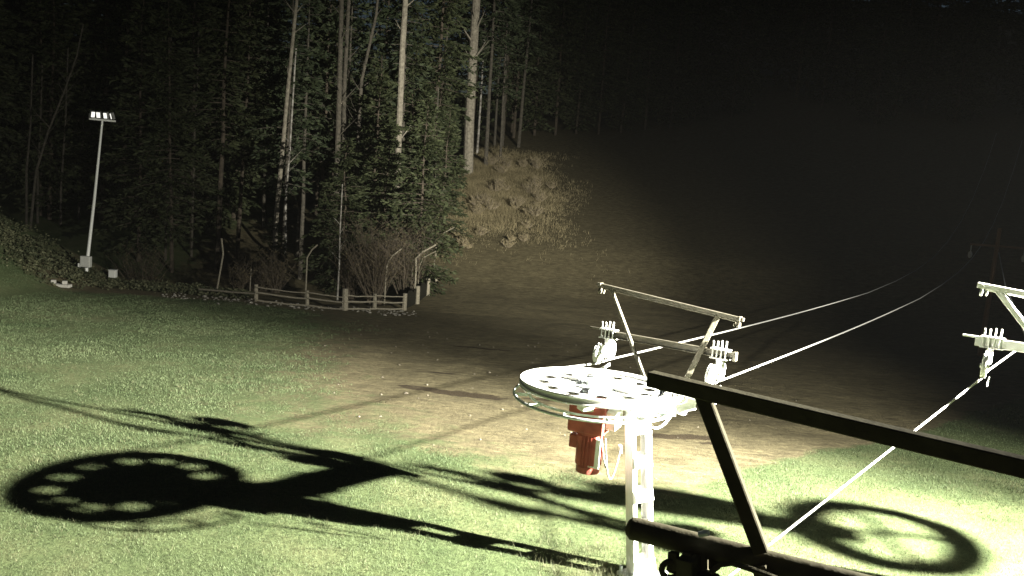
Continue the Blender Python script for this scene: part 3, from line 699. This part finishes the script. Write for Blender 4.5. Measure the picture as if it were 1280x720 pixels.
def trestle(parent, o, mt, K=1., feet=(-.16, .2)):
    """o: left end of the upper bar; a V of two legs carries an upper and a lower cross bar"""
    B = o + voff; vbz = B.z
    t = MB(); t.bar(o, o + ud * ULen, .055 * K, .055 * K); t.bar(o + ud * .12 - UP * .045, o + ud * (ULen - .1) - UP * .045, .03, .03)
    ub = t.build('upper_bar', mt, parent)
    for u0 in (.06, ULen - .07):
        t = MB(); t.bar(o + ud * u0 - UP * .0 - fd * .05, o + ud * u0 + fd * .05, .05, .07); t.cyl(o + ud * u0 - UP * .10, ud, .05, .03, 14); t.cyl(o + ud * (u0 + .07 * (1 if u0 < 1 else -1)) - UP * .1, ud, .035, .02, 10); t.build('end_clamp', mt, ub)
    lo = o - ul * .1 - UP * .755
    t = MB(); t.bar(lo + fd * .05, lo + ul * .45 + fd * .05, .03, .03); t.bar(lo + ul * .22, lo + ul * (ULen + .02), .05 * K, .02); t.bar(lo + ul * .3 * (2 - K) - UP * .05 + fd * (.02 if K == 1 else -.02), lo + ul * (ULen + .02) - UP * .05 + fd * (.02 if K == 1 else -.02), .015 * K * K, .10 * K)
    t.bar(lo + ul * .3 - UP * .1, lo + ul * (ULen + .02) - UP * .1, .05, .015); t.box(lo + ul * (ULen + .03) - UP * .05, (.05, .09, .14), ul, bev=.005)
    lb_ = t.build('lower_bar', mt, parent)
    for a, b2 in ((.27, feet[0]), (ULen - .42, feet[1])):
        t = MB(); A = o + ud * a - UP * .03; Bp = B + ud * b2
        t.bar(A, Bp, .05 * K, (.085 if a > 1 else .055) * K); t.build('leg', mt, parent)
    for u0 in (.36, 2.34):
        c = lo + ul * u0
        t = MB()
        for s in (-.07, .0, .07, .14):
            t.tube([c + ul * s - fd * .045 - UP * .12, c + ul * s - fd * .045 + UP * (.17 if s > .05 else .15)], .013, 6)
        t.box(c + ul * .04 + UP * .025, (.3, .12, .02), ul); t.box(c + ul * .04 - UP * .12, (.3, .12, .02), ul)
        t.bar(c + ul * .03 - UP * .12, c + ul * .03 - UP * .34, .05, .08, up=ul); t.bar(c - RD * .28 - UP * .34, c + RD * .28 - UP * .34, .03, .09)
        t.bar(c - RD * .26 - UP * .62 + ul * .07, c + RD * .1 - UP * .58 + ul * .07, .02, .05)
        sa = t.build('sheave_assembly', M['white'], lb_)
        for s in (-.22, .20):
            q = c + RD * s - UP * .36
            t = MB(); t.lathe(q, RN, [(0, -.03), (.12, -.03), (.165, -.035), (.175, -.02), (.145, 0), (.175, .02), (.165, .035), (.12, .03), (0, .03)], 28)
            t.cyl(q, RN, .03, .12, 10); o2 = t.build('sheave', M['white'], parent, True)
    return lo
lo1 = trestle(ls, UL, M['trestle'])
shL = lo1 + ul * .36 - UP * .36; shR = lo1 + ul * 2.34 - UP * .36
# hanging loops under the arm
t = MB()
for (px, py_) in ((836, 497), (850, 497)):
    c = P(px, py_, 11.6); t.ring(c, (0, 1, 0), .09, .009, 20, 6)
o = t.build('rope_loops', M['cable'], ls, True); 
for v in o.data.vertices: pass
# haul rope
def rope(pts, r, name='haul_rope'): 
    t = MB(); t.tube(pts, r, 6); return t.build(name, M['rope'], None, True)
def curve_to(a, pts): return [a] + pts
tl = Wc - RN * (WR - .0); tr_ = Wc + RN * (WR - .0)
arc = [Wc + (-RN * math.cos(a) - RD * math.sin(a)) * WR for a in np.linspace(0, math.pi, 24)]
def up_rope(s, px, py_, d):
    s = s + UP * -.165; m = P(px, py_, d); x2 = m.x + .615 * 45; far = Vector((x2, m.y + 45, tz(x2, m.y + 45) + 5)); out = [s]
    for k in range(1, 13): out.append(s.lerp(m, k / 12) - UP * .07 * math.sin(k / 12 * math.pi))
    for k in range(1, 9): f_ = k / 8; q = m.lerp(far, f_); q.z = m.z + (far.z - m.z) * f_ ** 3 + (m.z - s.z) * .6 * f_ * (1 - f_); out.append(q)
    return out
up1 = up_rope(shL + RD * .2, 1085, 366, 34.8); up2 = up_rope(shR + RD * .2, 1150, 373, 31.7)
pts = up1[::-1] + [shL - RD * .22 - UP * .165] + arc + [shR - RD * .22 - UP * .165] + up2
o = rope(pts, .016); tag(o, 'pale wire haul rope running round the bull wheel and up the dark slope', 'rope')

# ------------------------------------------------------------------ second trestle, right edge
o2 = P(1222, 356, 12.6); B2 = o2 + voff
lt = thing('lift_trestle', (B2.x, B2.y, tz(B2.x, B2.y)), 'second lift trestle with glaring white crossbars at the right edge', 'ski lift')
lo2 = trestle(lt, o2, M['white'], 1.4, (.30, .62))  # white, thicker bars stand in for glare from the nearby lamp
t = MB(); t.tube([(B2.x + ud.x * .45, B2.y + ud.y * .45, tz(B2.x, B2.y) - .4), (B2.x + ud.x * .45, B2.y + ud.y * .45, B2.z + .03)], .14, 12); t.build('mast', M['white'], lt, True)
s2 = lo2 + ul * .36 - UP * .36
a_ = P(960, 682, 10.0); dirv = (a_ - (s2 - UP * .16)); end = s2 - UP * .16 + dirv * 1.55; up_ = P(1285, 427, 15.5); far = Vector((23.0, 42, 2.9))
o = rope([end, a_, s2 - UP * .165 - RD * .2, s2 - UP * .165 + RD * .2, up_, up_.lerp(far, .5) - UP * .3, far], .016); tag(o, 'thin wire rope slanting from the right-edge trestle down behind the dark tube', 'rope')
# anchor for that rope
ez = tz(end.x, end.y)
t = MB(); t.box((end.x, end.y, (ez + end.z) / 2), (.25, .25, max(.2, end.z - ez + .1)), bev=.02); 
if end.z > ez: tag(t.build('rope_anchor', M['concrete']), 'low block under the dark tube where the thin rope ends', 'anchor')

# unseen second wheel and carriage, shaped to cast their shadow on the grass
w2 = Vector((11.65, 11.3, 3.9))
t = MB(); t.bar(Vector((8.9, 11.75, 3.9)), w2 - Vector((.5, 0, 0)), .3, .26); t.box((9.8, 11.8, 3.85), (.6, .5, .5), bev=.02); t.build('carriage_beam', M['white'], lt)
t = MB(); t.ring(w2 + UP * .1, UP, .62, .12, 48, 8); t.bar(w2 - Vector((.68, 0, -.1)), w2 + Vector((.68, 0, .1)), .08, .03); t.bar(w2 - Vector((0, .68, -.1)), w2 + Vector((0, .68, .1)), .08, .03); t.build('bull_wheel', M['white'], lt, True)
# distant lift tower
tp = P(1250, 285, 42); tb = Vector((tp.x, tp.y, tz(tp.x, tp.y)))
dt = thing('lift_tower', tb, 'faint lift tower standing on the dark slope above the right-edge trestle', 'ski lift')
t = MB(); t.tube([tb - UP * .3, tp], .13, 10, r2=.09); t.build('mast', M['dimsteel'], dt, True)
al = P(1213, 305, 42); ar = Vector((2 * tp.x - al.x, 42, al.z))
t = MB(); t.bar(al, ar, .1, .1); t.build('crossarm', M['dimsteel'], dt)
for q in (al, ar):
    t = MB(); t.bar(q + Vector((.06, 0, 0)), q + Vector((.06, 0, -.6)), .04, .05, up=(0, 1, 0)); t.cyl(q + Vector((.06, 0, -.5)), (1, 0, 0), .16, .05, 16); t.build('sheave', M['galv'], dt)

# ------------------------------------------------------------------ dark support frame near the camera
A1 = P(812, 473, 6.0); A2 = P(1280, 591, 4.62); A2.z = A1.z; dv = (A2 - A1).normalized(); A3 = A1 + dv * 4.4
T1 = P(787, 659, 5.95); T2 = T1 + (P(1000, 713, 5.55) - T1).normalized() * 4.35
mast = A3.copy(); mast.z = 0
fr2 = thing('support_frame', (mast.x, mast.y, tz(mast.x, mast.y)), 'dark unlit steel frame of beam, brace and thick tube in the foreground', 'steel frame')
t = MB(); t.bar(A1, A3, .10, .105, bev=.008); bmx = t.build('beam', M['dark'], fr2)
t = MB(); t.tube([T1, T1 + dv * .02, T2], [.062, .082, .082], 20); t.build('tube', M['dark'], fr2, True)
D1 = P(876, 488, 5.78); D2 = P(952, 690, 5.6)
t = MB(); t.bar(D1, D2, .09, .10, bev=.008); t.build('brace', M['dark'], fr2)
t = MB(); t.tube([Vector((mast.x, mast.y, -.3)), Vector((mast.x, mast.y, A3.z + .1))], .11, 14); t.build('mast', M['dark'], fr2, True)
# clamp and bracket below the tube
t = MB(); hc = P(866, 700, 5.72); dn = P(866, 760, 5.72)
t.bar(P(866, 692, 5.72), dn, .27, .12, up=dv); t.box(P(866, 716, 5.7), (.34, .14, .06), dv, bev=.01)
for px in (842, 860, 877, 893):
    t.bar(P(px, 690, 5.72), P(px, 712, 5.7), .05, .07, up=dv)
t.ring(P(838, 712, 5.7), (0, 1, 0), .06, .022, 16, 6)
br = t.build('clamp', M['dark'], fr2, True)
t = MB(); t.tube([P(888, 716, 5.6), P(900, 706, 5.6), P(915, 704, 5.6), P(940, 712, 5.5), P(968, 722, 5.45), P(1010, 735, 5.4)], .020, 8); t.build('pipe', M['dark'], fr2, True)
t = MB(); t.cyl(P(880, 667, 5.62), (dv + UP * .5), .022, .07, 6); t.build('bolt', M['galv'], fr2)
t = MB(); t.bar(P(951, 705, 5.56), P(966, 760, 5.5), .1, .1, up=dv); t.build('lower_brace', M['dark'], fr2)

# ------------------------------------------------------------------ haze
HAZE = .00005  # volume added so the lamps leave a faint glow in the dark
if HAZE:
    t = MB(); t.box((0, 100, 45), (500, 460, 130)); ho = t.build('haze', M['galv']); tag(ho, 'thin added haze over the slope and meadow, giving a faint glow', 'mist', kind='stuff')
    hm = bpy.data.materials.new('glow_haze'); hm.use_nodes = True; hn = hm.node_tree; hn.nodes.clear()
    pv = hn.nodes.new('ShaderNodeVolumePrincipled'); pv.inputs['Color'].default_value = (.95, .95, .92, 1); pv.inputs['Density'].default_value = HAZE; pv.inputs['Anisotropy'].default_value = 0
    mo_ = hn.nodes.new('ShaderNodeOutputMaterial'); hn.links.new(pv.outputs[0], mo_.inputs['Volume']); ho.data.materials[0] = hm
# ------------------------------------------------------------------ light
w = bpy.data.worlds.new('World'); scn.world = w; w.use_nodes = True; wn = w.node_tree
sky = wn.nodes.new('ShaderNodeTexSky'); sky.sky_type = 'NISHITA'; sky.sun_disc = False; sky.sun_elevation = R(25); sky.sun_rotation = R(200)
bg = wn.nodes['Background']; wn.links.new(sky.outputs[0], bg.inputs['Color']); bg.inputs['Strength'].default_value = .00055
sl = bpy.data.lights.new('moon', 'SUN'); sl.energy = .0006; sl.angle = R(.5); sl.color = (.8, .9, 1)
so = bpy.data.objects.new('moon', sl); col.objects.link(so); so.rotation_euler = (R(65), 0, R(-20))
def spot(name, loc, target, power, cone, blend, size, colr):
    l = bpy.data.lights.new(name, 'SPOT'); l.energy = power; l.spot_size = R(cone); l.spot_blend = blend; l.shadow_soft_size = size; l.color = colr
    o = bpy.data.objects.new(name, l); col.objects.link(o); o.location = loc; d = Vector(target) - Vector(loc); o.rotation_euler = d.to_track_quat('-Z', 'Y').to_euler()
    return o
LA = (17.1, 9.0, 8.05)
spot('yard_floodlight', LA, (0, 13.2, 0), 30000, 66, 1, .15, (1, .98, .86))
spot('yard_floodlight_spill', (17.1, 9.05, 8.1), (0, 19, -2), 4300, 90, 1, .15, (1, .98, .86))  # added spill around the yard floodlight's narrow beam, not a separate lamp
spot('slope_floodlight_beam', (17.2, 9.2, 8.15), (-4.2, 64, 4.5), 15500, 35, 1.0, .1, (1, .97, .84))
spot('slope_floodlight_beam', (17.25, 9.3, 8.15), (-1.5, 64, 2.5), 3200, 50, 1.0, .1, (1, .97, .84))  # added weak spill that softens the slope beam's edge

scn.view_settings.view_transform = 'Standard'; scn.view_settings.look = 'None'; scn.view_settings.gamma = 1; scn.view_settings.exposure = 3.6
scn.view_settings.use_curve_mapping = False
scn.cycles.use_denoising = True
scn.cycles.max_bounces = 5; scn.cycles.diffuse_bounces = 2; scn.cycles.glossy_bounces = 2; scn.cycles.transmission_bounces = 2
